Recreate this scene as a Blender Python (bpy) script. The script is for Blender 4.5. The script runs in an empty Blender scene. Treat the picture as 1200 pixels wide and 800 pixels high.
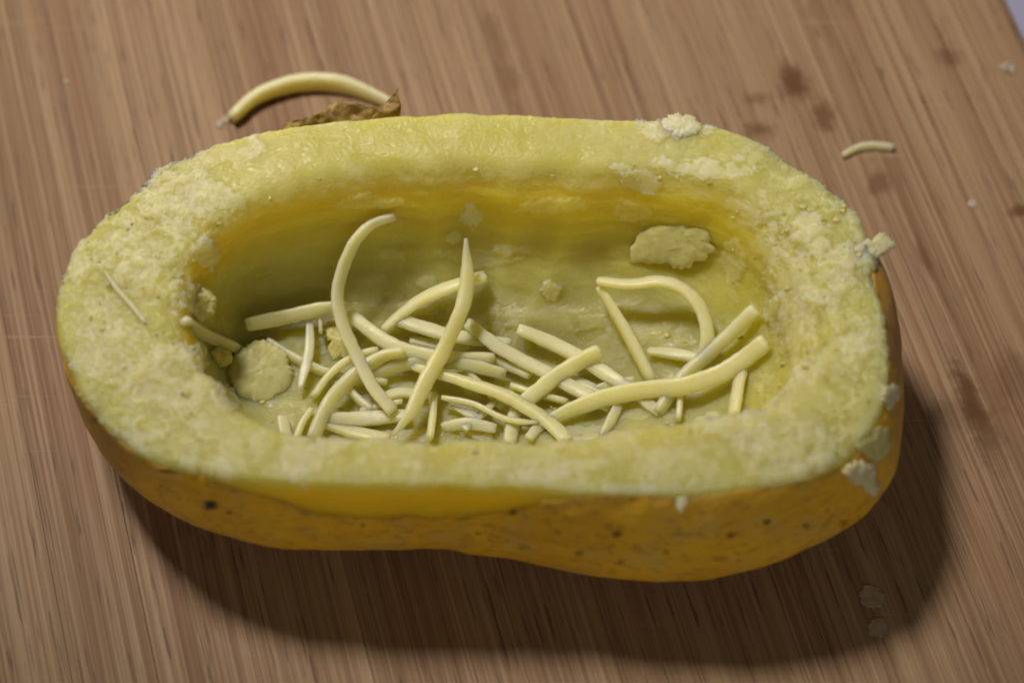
import bpy, bmesh, math, random
import numpy as np
from mathutils import Vector, Matrix
from mathutils.bvhtree import BVHTree

random.seed(7)
rng = np.random.default_rng(7)
scene = bpy.context.scene
C = scene.collection
S = 0.01                      # all helper maths in centimetres, meshes in metres

# ------------------------------------------------------------------ camera
PITCH = math.radians(60.0)    # looking down by this much
DIST = 33.6                   # cm to the aim point
AIM = np.array([0.0, 0.0, 2.0])
FWD = np.array([0.0, math.cos(PITCH), -math.sin(PITCH)])
UP = np.array([0.0, math.sin(PITCH), math.cos(PITCH)])
RIGHT = np.array([1.0, 0.0, 0.0])
EYE = AIM - FWD * DIST
FPX = 1200 * 50.0 / 22.3      # focal length in photo pixels
cam_d = bpy.data.cameras.new('camera')
cam_d.sensor_width = 22.3
cam_d.lens = 50.0
cam_d.clip_start = 0.01
cam_d.clip_end = 20.0
cam_d.dof.use_dof = True
cam_d.dof.focus_distance = 0.345
cam_d.dof.aperture_fstop = 6.3
cam = bpy.data.objects.new('camera', cam_d)
C.objects.link(cam)
cam.location = EYE * S
cam.rotation_euler = (math.pi / 2 - PITCH, 0, 0)
scene.camera = cam

# ------------------------------------------------------------------ world, lamp, exposure
world = bpy.data.worlds.new('World')
scene.world = world
world.use_nodes = True
bg = world.node_tree.nodes['Background']
bg.inputs[0].default_value = (1.0, 0.86, 0.62, 1)
bg.inputs[1].default_value = 0.050

ld = bpy.data.lights.new('kitchen_lamp', 'SPOT')
ld.shadow_soft_size = 0.058
ld.energy = 20.8
ld.color = (1.0, 0.90, 0.78)
ld.spot_size = math.radians(37)
ld.spot_blend = 1.0
lamp = bpy.data.objects.new('kitchen_lamp', ld)
C.objects.link(lamp)
LDIR = np.array([-0.33, 0.33, 1.0])
LAIM = np.array([0.000, 0.098, 0.0])
lamp.location = LDIR * 0.66
lamp.rotation_euler = Vector(LAIM - LDIR * 0.66).to_track_quat('-Z', 'Y').to_euler()

wd = bpy.data.lights.new('front_fill', 'AREA')       # added fill from the camera side, brightens the peeled band and far wall
wd.shape = 'RECTANGLE'
wd.size, wd.size_y = 1.0, 0.7
wd.energy = 4.0
wd.color = (1.0, 0.90, 0.72)
fill = bpy.data.objects.new('front_fill', wd)
C.objects.link(fill)
fill.location = (0.25, -1.45, 0.62)
fill.rotation_euler = Vector((-0.25, 1.45, -0.60)).to_track_quat('-Z', 'Y').to_euler()

vs = scene.view_settings
vs.view_transform = 'Standard'
vs.look = 'None'
vs.exposure = 0.0
vs.gamma = 1.0
vs.use_curve_mapping = False
scene.cycles.use_denoising = True
scene.cycles.max_bounces = 10
scene.cycles.filter_width = 1.9

# ------------------------------------------------------------------ helpers
def ray(x, y):
    d = FWD * FPX + RIGHT * (x - 600.0) + UP * (400.0 - y)
    return d / np.linalg.norm(d)

def at(x, y, z):
    d = ray(x, y)
    return EYE + d * ((z - EYE[2]) / d[2])

def project(P):
    q = P - EYE
    f = q @ FWD
    return np.stack([600 + FPX * (q @ RIGHT) / f, 400 - FPX * (q @ UP) / f], -1)

def hash3(ix, iy, iz, seed):
    h = (ix.astype(np.int64) * 374761393 + iy.astype(np.int64) * 668265263 + iz.astype(np.int64) * 2147483647 + seed * 974634777) & 0xffffffff
    h = ((h ^ (h >> 13)) * 1274126177) & 0xffffffff
    h = ((h ^ (h >> 16)) * 2246822519) & 0xffffffff
    h = h ^ (h >> 15)
    return (h & 0xffffff).astype(np.float64) / 0x7fffff - 1.0

def vnoise(P, seed=0):
    i = np.floor(P).astype(np.int64)
    f = P - i
    w = f * f * f * (f * (f * 6 - 15) + 10)
    out = 0
    for dx in (0, 1):
        wx = w[..., 0] if dx else 1 - w[..., 0]
        for dy in (0, 1):
            wy = w[..., 1] if dy else 1 - w[..., 1]
            for dz in (0, 1):
                wz = w[..., 2] if dz else 1 - w[..., 2]
                out = out + wx * wy * wz * hash3(i[..., 0] + dx, i[..., 1] + dy, i[..., 2] + dz, seed)
    return out

ROT = np.array([[0.36, 0.48, -0.8], [-0.8, 0.6, 0.0], [0.48, 0.64, 0.6]])
def fbm(P, octaves=4, seed=0, gain=0.5):
    P = np.asarray(P, float) @ ROT.T
    s, a, tot = 0.0, 1.0, 0.0
    for o in range(octaves):
        s = s + a * vnoise(P, seed + o * 17)
        tot += a
        a *= gain
        P = (P @ ROT.T) * 2.03 + 11.7
    return s / tot

def sstep(a, b, x):
    t = np.clip((x - a) / (b - a), 0, 1)
    return t * t * (3 - 2 * t)

def mesh_obj(name, V, F, mat, parent=None, origin=(0, 0, 0), smooth=True, attrs=None):
    me = bpy.data.meshes.new(name)
    o = np.asarray(origin, float)
    V = (np.asarray(V, float) - o) * S
    if isinstance(F, np.ndarray):
        n, k = F.shape
        me.vertices.add(len(V))
        me.vertices.foreach_set('co', V.astype(np.float32).ravel())
        me.loops.add(n * k)
        me.loops.foreach_set('vertex_index', F.astype(np.int32).ravel())
        me.polygons.add(n)
        me.polygons.foreach_set('loop_start', np.arange(0, n * k, k, dtype=np.int32))
        me.polygons.foreach_set('loop_total', np.full(n, k, dtype=np.int32))
        me.update(calc_edges=True)
        me.validate()
    else:
        me.from_pydata([tuple(v) for v in V], [], F)
    me.polygons.foreach_set('use_smooth', np.full(len(me.polygons), bool(smooth)))
    if attrs:
        for k, a in attrs.items():
            at_ = me.attributes.new(k, 'FLOAT', 'POINT')
            at_.data.foreach_set('value', np.asarray(a, np.float32))
    me.materials.append(mat)
    ob = bpy.data.objects.new(name, me)
    C.objects.link(ob)
    if parent is not None:
        ob.parent = parent
        po = np.asarray(parent.get('_o', (0, 0, 0)), float)
        ob.location = (o - po) * S
    else:
        ob.location = o * S
    return ob

def tag(o, label, cat, group=None, kind=None):
    if label: o['label'] = label
    if cat: o['category'] = cat
    if group: o['group'] = group
    if kind: o['kind'] = kind
    return o

def empty(name, loc):
    o = bpy.data.objects.new(name, None)
    C.objects.link(o)
    o.location = np.asarray(loc) * S
    o.empty_display_size = 0.01
    return o

# ------------------------------------------------------------------ node helper
class NT:
    def __init__(self, name):
        self.m = bpy.data.materials.new(name)
        self.m.use_nodes = True
        self.t = self.m.node_tree
        self.b = self.t.nodes['Principled BSDF']
        g = self.t.nodes.new('ShaderNodeNewGeometry')
        s = self.t.nodes.new('ShaderNodeVectorMath'); s.operation = 'SCALE'
        s.inputs['Scale'].default_value = 1 / S
        self.t.links.new(g.outputs['Position'], s.inputs[0])
        self.pos = s.outputs[0]               # position in cm
    def link(self, a, b): self.t.links.new(a, b)
    def set(self, sock, v):
        if hasattr(v, 'is_output') or isinstance(v, bpy.types.NodeSocket): self.link(v, sock)
        else: sock.default_value = v
    def map(self, vec, scale=(1, 1, 1), rot=(0, 0, 0), loc=(0, 0, 0)):
        n = self.t.nodes.new('ShaderNodeMapping')
        self.set(n.inputs['Vector'], vec)
        n.inputs['Scale'].default_value = scale
        n.inputs['Rotation'].default_value = rot
        self.set(n.inputs['Location'], loc)
        return n.outputs[0]
    def noise(self, vec, scale=1.0, detail=3.0, rough=0.5, dist=0.0):
        n = self.t.nodes.new('ShaderNodeTexNoise')
        self.link(vec, n.inputs['Vector'])
        n.inputs['Scale'].default_value = scale
        n.inputs['Detail'].default_value = detail
        n.inputs['Roughness'].default_value = rough
        n.inputs['Distortion'].default_value = dist
        return n.outputs[0]
    def voronoi(self, vec, scale=1.0, feature='F1'):
        n = self.t.nodes.new('ShaderNodeTexVoronoi')
        n.feature = feature
        self.link(vec, n.inputs['Vector'])
        n.inputs['Scale'].default_value = scale
        return n.outputs['Distance']
    def ramp(self, v, lo, hi, a=0.0, b=1.0):
        n = self.t.nodes.new('ShaderNodeMapRange')
        n.interpolation_type = 'SMOOTHSTEP'
        self.set(n.inputs[0], v)
        n.inputs[1].default_value = lo; n.inputs[2].default_value = hi
        n.inputs[3].default_value = a; n.inputs[4].default_value = b
        return n.outputs[0]
    def math(self, op, a, b=0.0):
        n = self.t.nodes.new('ShaderNodeMath'); n.operation = op
        self.set(n.inputs[0], a); self.set(n.inputs[1], b)
        return n.outputs[0]
    def mix(self, fac, a, b, mode='MIX'):
        n = self.t.nodes.new('ShaderNodeMix'); n.data_type = 'RGBA'; n.blend_type = mode
        self.set(n.inputs[0], fac)
        for s, v in ((n.inputs[6], a), (n.inputs[7], b)):
            if isinstance(v, tuple) and len(v) == 3: v = v + (1,)
            self.set(s, v)
        return n.outputs[2]
    def attr(self, name):
        n = self.t.nodes.new('ShaderNodeAttribute'); n.attribute_name = name
        return n.outputs['Fac']
    def random(self):
        return self.t.nodes.new('ShaderNodeObjectInfo').outputs['Random']
    def bump(self, h, strength, dist_cm):
        n = self.t.nodes.new('ShaderNodeBump')
        n.inputs['Strength'].default_value = strength
        n.inputs['Distance'].default_value = dist_cm * S
        self.link(h, n.inputs['Height'])
        self.link(n.outputs[0], self.b.inputs['Normal'])
    def sss(self, w, radius, scale_cm):
        self.b.inputs['Subsurface Weight'].default_value = w
        self.b.inputs['Subsurface Radius'].default_value = radius
        self.b.inputs['Subsurface Scale'].default_value = scale_cm * S

# ------------------------------------------------------------------ materials
GRAIN = math.radians(15.3)            # board fibres run away from the camera and to the left

def mat_bamboo():
    n = NT('bamboo_wood')
    p = n.map(n.pos, rot=(0, 0, -GRAIN))                   # x across the fibres, y along them
    r = n.random()
    off = n.t.nodes.new('ShaderNodeCombineXYZ')
    n.link(n.math('MULTIPLY', r, 37.0), off.inputs[1])
    n.link(n.math('MULTIPLY', r, 19.0), off.inputs[2])
    ad = n.t.nodes.new('ShaderNodeVectorMath'); ad.operation = 'ADD'
    n.link(p, ad.inputs[0]); n.link(off.outputs[0], ad.inputs[1])
    q = ad.outputs[0]                                      # each strip has its own piece of cane
    broad = n.noise(n.map(q, (1.1, 0.04, 1)), 1, 3, 0.6)
    mid = n.noise(n.map(q, (4.5, 0.05, 1)), 1, 4, 0.65)
    fine = n.noise(n.map(q, (13.0, 0.07, 1)), 1, 4, 0.7)
    hair = n.noise(n.map(q, (32.0, 0.16, 1)), 1, 2, 0.6)
    dash = n.noise(n.map(q, (22.0, 0.9, 1)), 1, 2, 0.5)
    tone = n.ramp(r, 0, 1)
    col = n.mix(tone, (0.240, 0.144, 0.078), (0.344, 0.229, 0.135))
    col = n.mix(n.ramp(broad, 0.38, 0.66, 0, 0.8), col, (0.246, 0.138, 0.076))
    col = n.mix(n.ramp(mid, 0.50, 0.68, 0, 0.36), col, (0.149, 0.076, 0.042))
    col = n.mix(n.ramp(mid, 0.32, 0.48, 0.36, 0), col, (0.402, 0.283, 0.177))
    col = n.mix(n.ramp(fine, 0.50, 0.64, 0, 0.34), col, (0.130, 0.066, 0.038))
    col = n.mix(n.ramp(fine, 0.36, 0.49, 0.34, 0), col, (0.453, 0.332, 0.217))
    col = n.mix(n.ramp(hair, 0.50, 0.66, 0, 0.26), col, (0.123, 0.070, 0.042))
    col = n.mix(n.ramp(hair, 0.34, 0.48, 0.30, 0), col, (0.479, 0.360, 0.240))
    col = n.mix(n.ramp(dash, 0.62, 0.70, 0, 0.65), col, (0.078, 0.041, 0.027))
    # pale knife scratches across the fibres
    kn = n.noise(n.map(n.pos, (0.30, 11.0, 1), rot=(0, 0, 0.10)), 1, 2, 0.5)
    patch = n.noise(n.pos, 0.30, 2, 0.5)
    kf = n.math('MULTIPLY', n.ramp(kn, 0.655, 0.70), n.ramp(patch, 0.45, 0.6))
    col = n.mix(n.math('MULTIPLY', kf, 0.5), col, (0.42, 0.31, 0.18))
    # brown juice stains soaked into the wood: (pixel x, pixel y, radius across, radius along, strength)
    wob = n.noise(n.map(n.pos, (1.7, 1.7, 1)), 1.4, 4, 0.65)
    for (sx, sy, ra, rb, st) in STAINS:
        c = at(sx, sy, 0)
        cu = c[0] * math.cos(GRAIN) + c[1] * math.sin(GRAIN)
        cv = -c[0] * math.sin(GRAIN) + c[1] * math.cos(GRAIN)
        m = n.map(p, (1 / ra, 1 / rb, 0), loc=(-cu / ra, -cv / rb, 0))
        ln = n.t.nodes.new('ShaderNodeVectorMath'); ln.operation = 'LENGTH'
        n.link(m, ln.inputs[0])
        d = n.math('ADD', ln.outputs['Value'], n.math('MULTIPLY', n.math('SUBTRACT', wob, 0.5), 2.0))
        f = n.ramp(d, 0.25, 1.25, st, 0)
        col = n.mix(f, col, (0.30, 0.17, 0.085), 'MULTIPLY') if st > 2 else n.mix(f, col, (0.110, 0.046, 0.014))
    n.link(col, n.b.inputs['Base Color'])
    n.set(n.b.inputs['Roughness'], n.ramp(fine, 0.3, 0.7, 0.52, 0.68))
    n.b.inputs['Specular IOR Level'].default_value = 0.28
    h = n.math('ADD', n.math('MULTIPLY', fine, -0.7), n.math('MULTIPLY', dash, -0.5))
    n.bump(n.math('ADD', h, n.math('MULTIPLY', kf, -0.6)), 0.35, 0.03)
    return n.m

# torn scales of flesh still hanging on, each at its place: (pixel x, pixel y, half width, half height, height in cm, paleness)
PATCHES = [(550,252,13,13,.06,1),(532,275,9,8,.04,.6),(648,345,12,11,.06,.9),(600,292,26,8,.03,.4),(300,182,9,12,.03,1),(850,497,26,9,.04,1),(500,330,16,8,.03,.4),(770,300,30,10,.03,.3),(455,300,20,7,.03,.3),(297,180,15,16,.03,1),(215,236,46,26,.04,.7),(266,234,20,15,.05,.8),(240,296,14,15,.08,.9),(190,214,26,11,.03,.6),(800,196,62,13,.04,.9),
           (792,152,42,14,.05,.9),(757,206,20,14,.05,.7),(905,256,22,10,.04,.6),(945,262,22,17,.06,.9),(962,287,26,18,.05,.8),(1000,303,30,15,.06,.9),
           (986,328,22,20,.06,.8),(974,352,18,18,.04,.7),(850,498,36,14,.05,.9),(480,546,15,5,.02,.8),(575,549,16,4,.03,.9),(640,556,26,8,.02,.7),
           (682,545,32,6,.02,.7),(738,574,34,7,.02,.7),(560,506,20,12,.06,.8),(400,522,32,13,.04,.8),(345,540,30,22,.03,.7),(885,522,26,9,.03,.7),
           (935,380,24,40,.04,.5),(1005,400,16,40,.03,.4),(216,350,14,20,.07,.7),(222,420,16,18,.06,.7),(262,466,22,14,.05,.6),(160,300,40,30,.025,.5),
           (120,400,36,40,.025,.6),(190,460,40,24,.03,.6),(735,250,26,10,.05,.3),(640,240,34,8,.04,.3),(430,236,40,8,.04,.3),(560,300,50,10,.03,.3),
           (690,380,26,14,.025,.4),(600,370,14,12,.02,.4),(860,300,12,26,.04,.4),(905,330,10,40,.04,.3),(690,505,40,8,.03,.8),(470,512,50,8,.03,.7)]
STAINS = [(932, 98, 0.28, 0.55, 0.95), (965, 135, 0.22, 0.40, 0.74), (1030, 215, 0.22, 0.30, 0.61),
          (890, 152, 0.28, 0.22, 0.68), (1112, 68, 0.25, 0.28, 0.61), (885, 115, 0.3, 0.15, 0.47),
          (1135, 460, 0.16, 0.75, 0.95), (1150, 500, 0.30, 0.9, 0.61), (1195, 450, 0.55, 0.7, 0.47),
          (1085, 305, 0.10, 0.35, 0.61), (1195, 248, 0.22, 0.15, 0.81), (585, 60, 0.16, 1.6, 0.41)]

def mat_flesh():
    n = NT('potato_flesh')
    pale, rind_glow, core = n.attr('pale'), n.attr('rind_glow'), n.attr('core')
    big = n.noise(n.pos, 0.9, 4, 0.55)
    col = n.mix(n.ramp(big, 0.35, 0.65), (0.515, 0.488, 0.098), (0.545, 0.525, 0.150))
    col = n.mix(core, col, (0.480, 0.455, 0.170))
    col = n.mix(rind_glow, col, (0.790, 0.620, 0.014))
    grainy = n.noise(n.pos, 9.0, 4, 0.65)
    pm = n.math('MULTIPLY', pale, n.ramp(grainy, 0.25, 0.62, 0.45, 1.0))
    col = n.mix(pm, col, (0.650, 0.620, 0.375))
    n.link(col, n.b.inputs['Base Color'])
    n.sss(1.0, (1.0, 0.80, 0.16), 1.3)
    n.set(n.b.inputs['Roughness'], n.ramp(grainy, 0.3, 0.7, 0.32, 0.60))
    n.b.inputs['Specular IOR Level'].default_value = 0.28
    g2 = n.noise(n.pos, 22.0, 3, 0.6)
    n.bump(n.math('ADD', n.math('MULTIPLY', grainy, 1.0), n.math('MULTIPLY', g2, 0.45)), 0.08, 0.03)
    return n.m

def mat_skin():
    n = NT('potato_skin')
    spot, edge = n.attr('spot'), n.attr('edge')
    big = n.noise(n.pos, 0.8, 4, 0.6)
    net = n.noise(n.map(n.pos, (1, 1, 1.6)), 4.0, 5, 0.7, 0.6)
    col = n.mix(n.ramp(big, 0.35, 0.65), (0.830, 0.500, 0.018), (0.700, 0.390, 0.020))
    dull = n.noise(n.pos, 1.7, 4, 0.6)
    col = n.mix(n.ramp(dull, 0.45, 0.66, 0, 0.75), col, (0.640, 0.440, 0.095))
    col = n.mix(n.ramp(net, 0.51, 0.66, 0, 0.55), col, (0.330, 0.160, 0.022))
    col = n.mix(n.ramp(net, 0.32, 0.47, 0.7, 0), col, (0.780, 0.500, 0.035))
    fl = n.noise(n.pos, 16.0, 3, 0.6)
    col = n.mix(n.ramp(fl, 0.60, 0.70, 0, 0.4), col, (0.260, 0.125, 0.022))
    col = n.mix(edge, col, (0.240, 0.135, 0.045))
    col = n.mix(spot, col, (0.035, 0.018, 0.010))
    n.link(col, n.b.inputs['Base Color'])
    n.b.inputs['Roughness'].default_value = 0.5
    n.b.inputs['Specular IOR Level'].default_value = 0.4
    n.bump(n.math('ADD', n.math('MULTIPLY', net, 0.7), n.math('MULTIPLY', fl, 0.4)), 0.4, 0.04)
    return n.m

def mat_cheese():
    n = NT('mild_cheese')
    r = n.random()
    g = n.noise(n.pos, 5.0, 3, 0.6)
    col = n.mix(n.ramp(r, 0, 1), (0.820, 0.765, 0.370), (0.845, 0.800, 0.450))
    col = n.mix(n.ramp(g, 0.35, 0.7, 0, 0.5), col, (0.860, 0.825, 0.530))
    n.link(col, n.b.inputs['Base Color'])
    n.sss(1.0, (1.0, 0.9, 0.40), 0.45)
    n.b.inputs['Roughness'].default_value = 0.34
    n.b.inputs['Specular IOR Level'].default_value = 0.4
    f = n.noise(n.pos, 20.0, 3, 0.6)
    n.bump(f, 0.35, 0.02)
    return n.m

def mat_flake(name='potato_crumb', a=(0.58, 0.55, 0.20), b=(0.66, 0.63, 0.30)):
    n = NT(name)
    g = n.noise(n.pos, 7.0, 4, 0.65)
    n.link(n.mix(n.ramp(g, 0.35, 0.65), a, b), n.b.inputs['Base Color'])
    if name not in ('dried_smear', 'fine_crumb'): n.sss(1.0, (1.0, 0.8, 0.30), 0.16)
    n.b.inputs['Roughness'].default_value = 0.45
    n.bump(g, 0.3, 0.03)
    return n.m

def mat_flap():
    n = NT('dry_peel')
    g = n.noise(n.pos, 5.0, 5, 0.7)
    f = n.noise(n.pos, 18.0, 3, 0.6)
    col = n.mix(n.ramp(g, 0.35, 0.65), (0.420, 0.290, 0.095), (0.270, 0.170, 0.055))
    col = n.mix(n.ramp(f, 0.60, 0.70, 0, 0.8), col, (0.060, 0.032, 0.015))
    col = n.mix(n.ramp(f, 0.28, 0.38, 0.6, 0), col, (0.400, 0.290, 0.130))
    n.link(col, n.b.inputs['Base Color'])
    n.b.inputs['Roughness'].default_value = 0.6
    n.bump(g, 0.7, 0.05)
    return n.m

def mat_counter():
    n = NT('pale_laminate')
    g = n.noise(n.pos, 0.6, 3, 0.5)
    n.link(n.mix(g, (0.30, 0.30, 0.47), (0.35, 0.35, 0.52)), n.b.inputs['Base Color'])
    n.b.inputs['Roughness'].default_value = 0.4
    return n.m

M_BAMBOO, M_FLESH, M_SKIN, M_CHEESE = mat_bamboo(), mat_flesh(), mat_skin(), mat_cheese()
M_FLAKE, M_FLAP, M_COUNTER = mat_flake(), mat_flap(), mat_counter()
M_WHITE = mat_flake('starchy_crumb', (0.62, 0.59, 0.36), (0.68, 0.655, 0.45))
M_FINE = mat_flake('fine_crumb', (0.56, 0.50, 0.16), (0.64, 0.59, 0.27))
M_LUMP = mat_flake('boiled_lump', (0.56, 0.56, 0.25), (0.64, 0.63, 0.34))
M_DULL = mat_flake('dried_smear', (0.32, 0.25, 0.18), (0.42, 0.35, 0.27))

# ------------------------------------------------------------------ the surface
BOARD_T = 1.8
ct = mesh_obj('countertop', [(-70, -55, -BOARD_T - 0.004), (70, -55, -BOARD_T - 0.004), (70, 75, -BOARD_T - 0.004), (-70, 75, -BOARD_T - 0.004)],
              [(0, 1, 2, 3)], M_COUNTER, smooth=False)
tag(ct, 'pale lavender white countertop beyond the corner of the board', 'countertop', kind='structure')

e = at(1187, 0, 0)
U_EDGE = e[0] * math.cos(GRAIN) + e[1] * math.sin(GRAIN)
board = empty('cutting_board', (0, 0, -BOARD_T))
board.rotation_euler = (0, 0, GRAIN)
tag(board, 'worn brown bamboo cutting board with stains under the hollowed potato', 'cutting board')

def strip_mesh(w, round_right, round_left):
    L0, L1 = -17.0, 21.0
    b = 0.005
    def corner(cx, cz, r, a0, a1, k):
        return [(cx + r * math.cos(a0 + (a1 - a0) * i / k), cz + r * math.sin(a0 + (a1 - a0) * i / k)) for i in range(k + 1)]
    rr, rl = (0.35 if round_right else b), (0.35 if round_left else b)
    pr = corner(w / 2 - rr, BOARD_T - rr, rr, 0, math.pi / 2, 6 if round_right else 2)
    pl = corner(-w / 2 + rl, BOARD_T - rl, rl, math.pi / 2, math.pi, 6 if round_left else 2)
    prof = [(-w / 2, 0), (w / 2, 0)] + pr + pl
    k = len(prof)
    V = [(x, L0, z) for x, z in prof] + [(x, L1, z) for x, z in prof]
    F = [tuple(reversed(range(k))), tuple(range(k, 2 * k))]
    F = [tuple(range(k)), tuple(reversed(range(k, 2 * k)))]
    for i in range(k):
        j = (i + 1) % k
        F.append((j, i, i + k, j + k))
    return V, F

u = U_EDGE
first = True
widths = [1.45, 1.2, 1.0, 1.6, 0.9, 1.25, 1.5, 1.1, 1.3, 0.95, 1.2, 1.55]
i = 0
while u > U_EDGE - 31.0:
    w = widths[i % len(widths)]
    lastp = u - w <= U_EDGE - 31.0
    V, F = strip_mesh(w - 0.005, first, lastp)
    so = mesh_obj('strip', V, F, M_BAMBOO, None, smooth=False)
    so.parent = board
    so.location = ((u - w / 2) * S, 0, random.uniform(-0.0015, 0.0015) * S)
    u -= w
    first = False
    i += 1

# ------------------------------------------------------------------ the potato: rings traced in the photo, set at their heights
CEN = at(560, 372, 3.0)[:2]
NT_ = 1300
TH = np.linspace(-math.pi, math.pi, NT_, endpoint=False)

def ring_from(P, smooth=6):
    P = np.asarray(P)
    a = np.arctan2(P[:, 1] - CEN[1], P[:, 0] - CEN[0])
    r = np.hypot(P[:, 0] - CEN[0], P[:, 1] - CEN[1])
    o = np.argsort(a); a, r = a[o], r[o]
    a = np.concatenate([a - 2 * math.pi, a, a + 2 * math.pi]); r = np.concatenate([r, r, r])
    R = np.interp(TH, a, r)
    if smooth:
        k = np.exp(-0.5 * (np.arange(-3 * smooth, 3 * smooth + 1) / smooth) ** 2); k /= k.sum()
        R = np.convolve(np.concatenate([R[-len(k):], R, R[:len(k)]]), k, 'same')[len(k):-len(k)]
    return R

def pt(R, Z):
    Z = np.broadcast_to(Z, R.shape)
    return np.stack([CEN[0] + R * np.cos(TH), CEN[1] + R * np.sin(TH), Z], -1)

OUTLINE = [(60,365),(66,335),(85,298),(110,262),(140,232),(180,205),(230,180),(290,161),(350,149),(420,143),(500,140),(560,139),(640,141),(720,142),(775,143),(830,150),(880,165),(930,190),(975,218),(1010,250),(1032,282),(1048,325),(1056,380),(1060,440),(1058,500),(1050,545),(1030,580),(1000,605),(960,630),(900,655),(840,668),(780,674),(720,672),(660,663),(600,650),(550,640),(500,631),(450,629),(400,632),(340,636),(290,634),(240,620),(200,600),(165,575),(138,545),(110,505),(85,460),(68,410)]
CUT = [(66,365),(70,335),(88,300),(112,264),(142,234),(181,207),(230,182),(290,162),(350,150),(420,144),(500,141),(560,140),(640,142),(720,143),(775,144),(830,151),(880,166),(928,192),(970,221),(1000,254),(1014,290),(1022,330),(1034,380),(1042,430),(1034,475),(1014,512),(982,538),(930,560),(860,574),(790,580),(720,578),(650,574),(600,570),(520,566),(450,566),(380,566),(320,562),(265,556),(215,545),(165,528),(128,500),(98,462),(76,412)]
LIP = [(206,365),(208,330),(222,290),(246,262),(285,240),(340,222),(420,207),(500,203),(600,206),(680,210),(745,205),(800,214),(860,226),(905,252),(940,290),(958,335),(962,390),(948,440),(915,474),(870,490),(810,497),(740,506),(660,517),(560,516),(450,516),(370,514),(325,505),(285,484),(250,455),(222,415)]
lf = np.clip(-np.cos(TH), 0, 1)          # leftness
rt = np.clip(np.cos(TH), 0, 1)
fr = np.clip(np.sin(TH), 0, 1)           # far side
nr = np.clip(-np.sin(TH), 0, 1)          # near side

def hcut(P):                              # the cut dips a little towards the left end
    x = P[0]
    return 3.3 - 0.07 * float(sstep(430, 540, P[1])) - 0.35 * float(sstep(380, 40, x)) - 0.10 * float(sstep(850, 1060, x))
C_R = ring_from([at(p[0], p[1], hcut(p)) for p in CUT])
CP_ = pt(C_R, 0)
xpix, ypix = project(pt(C_R, 3.2)).T
C_Z = 3.3 - 0.07 * sstep(430, 540, ypix) - 0.35 * sstep(380, 40, xpix) - 0.10 * sstep(850, 1060, xpix)
L_R = ring_from([at(p[0], p[1], 3.22) for p in LIP])
xl = project(pt(L_R, 3.2))[:, 0]
L_Z = 3.24 - 0.10 * sstep(380, 150, xl) - 0.12 * sstep(850, 1000, xl)

ZE = 1.85
def outer_profile(E_R, w):                # w 0 cut .. 1 equator
    w = np.asarray(w)
    r = C_R[None, :] + (E_R - C_R)[None, :] * (1 - (1 - w) ** 2)[:, None]
    z = C_Z[None, :] + (ZE - C_Z)[None, :] * w[:, None]
    return r, z
def lower_profile(E_R, t):
    k = 2 / 2.5
    r = E_R[None, :] * (np.cos(t) ** k)[:, None]
    z = np.broadcast_to((ZE - ZE * np.sin(t) ** k)[:, None], r.shape)
    return r, z

O = np.array(OUTLINE, float); PC = np.array([560.0, 385.0])
oa = np.arctan2(O[:, 1] - PC[1], O[:, 0] - PC[0]); orr = np.hypot(*(O - PC).T)
oi = np.argsort(oa); oa, orr = oa[oi], orr[oi]
oa = np.concatenate([oa - 2 * math.pi, oa, oa + 2 * math.pi]); orr = np.concatenate([orr] * 3)
E_R = C_R + 0.25
wS, tS = np.linspace(0, 1, 12), np.linspace(0.02, 1.3, 20)
for it in range(14):
    r1, z1 = outer_profile(E_R, wS); r2, z2 = lower_profile(E_R, tS)
    r, z = np.concatenate([r1, r2]), np.concatenate([z1, z2])
    P = np.stack([CEN[0] + r * np.cos(TH), CEN[1] + r * np.sin(TH), z], -1)
    q = project(P.reshape(-1, 3)).reshape(P.shape[0], P.shape[1], 2) - PC
    rad = np.hypot(q[..., 0], q[..., 1])
    im = rad.argmax(0); idx = (im, np.arange(NT_))
    want = np.interp(np.arctan2(q[idx][:, 1], q[idx][:, 0]), oa, orr)
    E_R = E_R + 0.7 * (want - rad[idx]) / 80.0
    E_R = np.clip(E_R, C_R + 0.10, C_R + 0.34 + 1.6 * nr + 0.35 * rt * (1 - sstep(0.0, 0.3, fr)) - 0.22 * sstep(0.1, 0.35, fr))
    k = np.exp(-0.5 * (np.arange(-24, 25) / 8.0) ** 2); k /= k.sum()
    E_R = np.convolve(np.concatenate([E_R[-49:], E_R, E_R[:49]]), k, 'same')[49:-49]

# inner rings
wall_in = 0.50 * fr + 0.45 * nr + 0.35 * lf + 1.15 * rt ** 1.5
W_R, W_Z = L_R - 0.45 * wall_in - 0.05, np.full(NT_, 1.95)
F_R, F_Z = L_R - wall_in - 0.25, np.full(NT_, 0.98) + 0.35 * rt ** 2 + 0.22 * fr
ctrl_R = np.stack([E_R, C_R + 0.55 * (E_R - C_R), C_R, 0.86 * C_R + 0.14 * L_R, 0.25 * C_R + 0.75 * L_R, L_R, L_R - 0.10 - 0.3 * (L_R - W_R) * (0.3 + rt), W_R, F_R, 0.82 * F_R, 0.5 * F_R, 0.02 * F_R])
rim_h = 0.07
ctrl_Z = np.stack([np.full(NT_, ZE), C_Z + 0.33 * (ZE - C_Z), C_Z, 0.86 * C_Z + 0.14 * L_Z + 0.05, 0.25 * C_Z + 0.75 * L_Z + 0.03, L_Z - 0.06 - 0.12 * fr, 2.72 + 0 * L_Z, W_Z, F_Z, F_Z - 0.17, np.full(NT_, 0.72), np.full(NT_, 0.66)])

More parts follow.
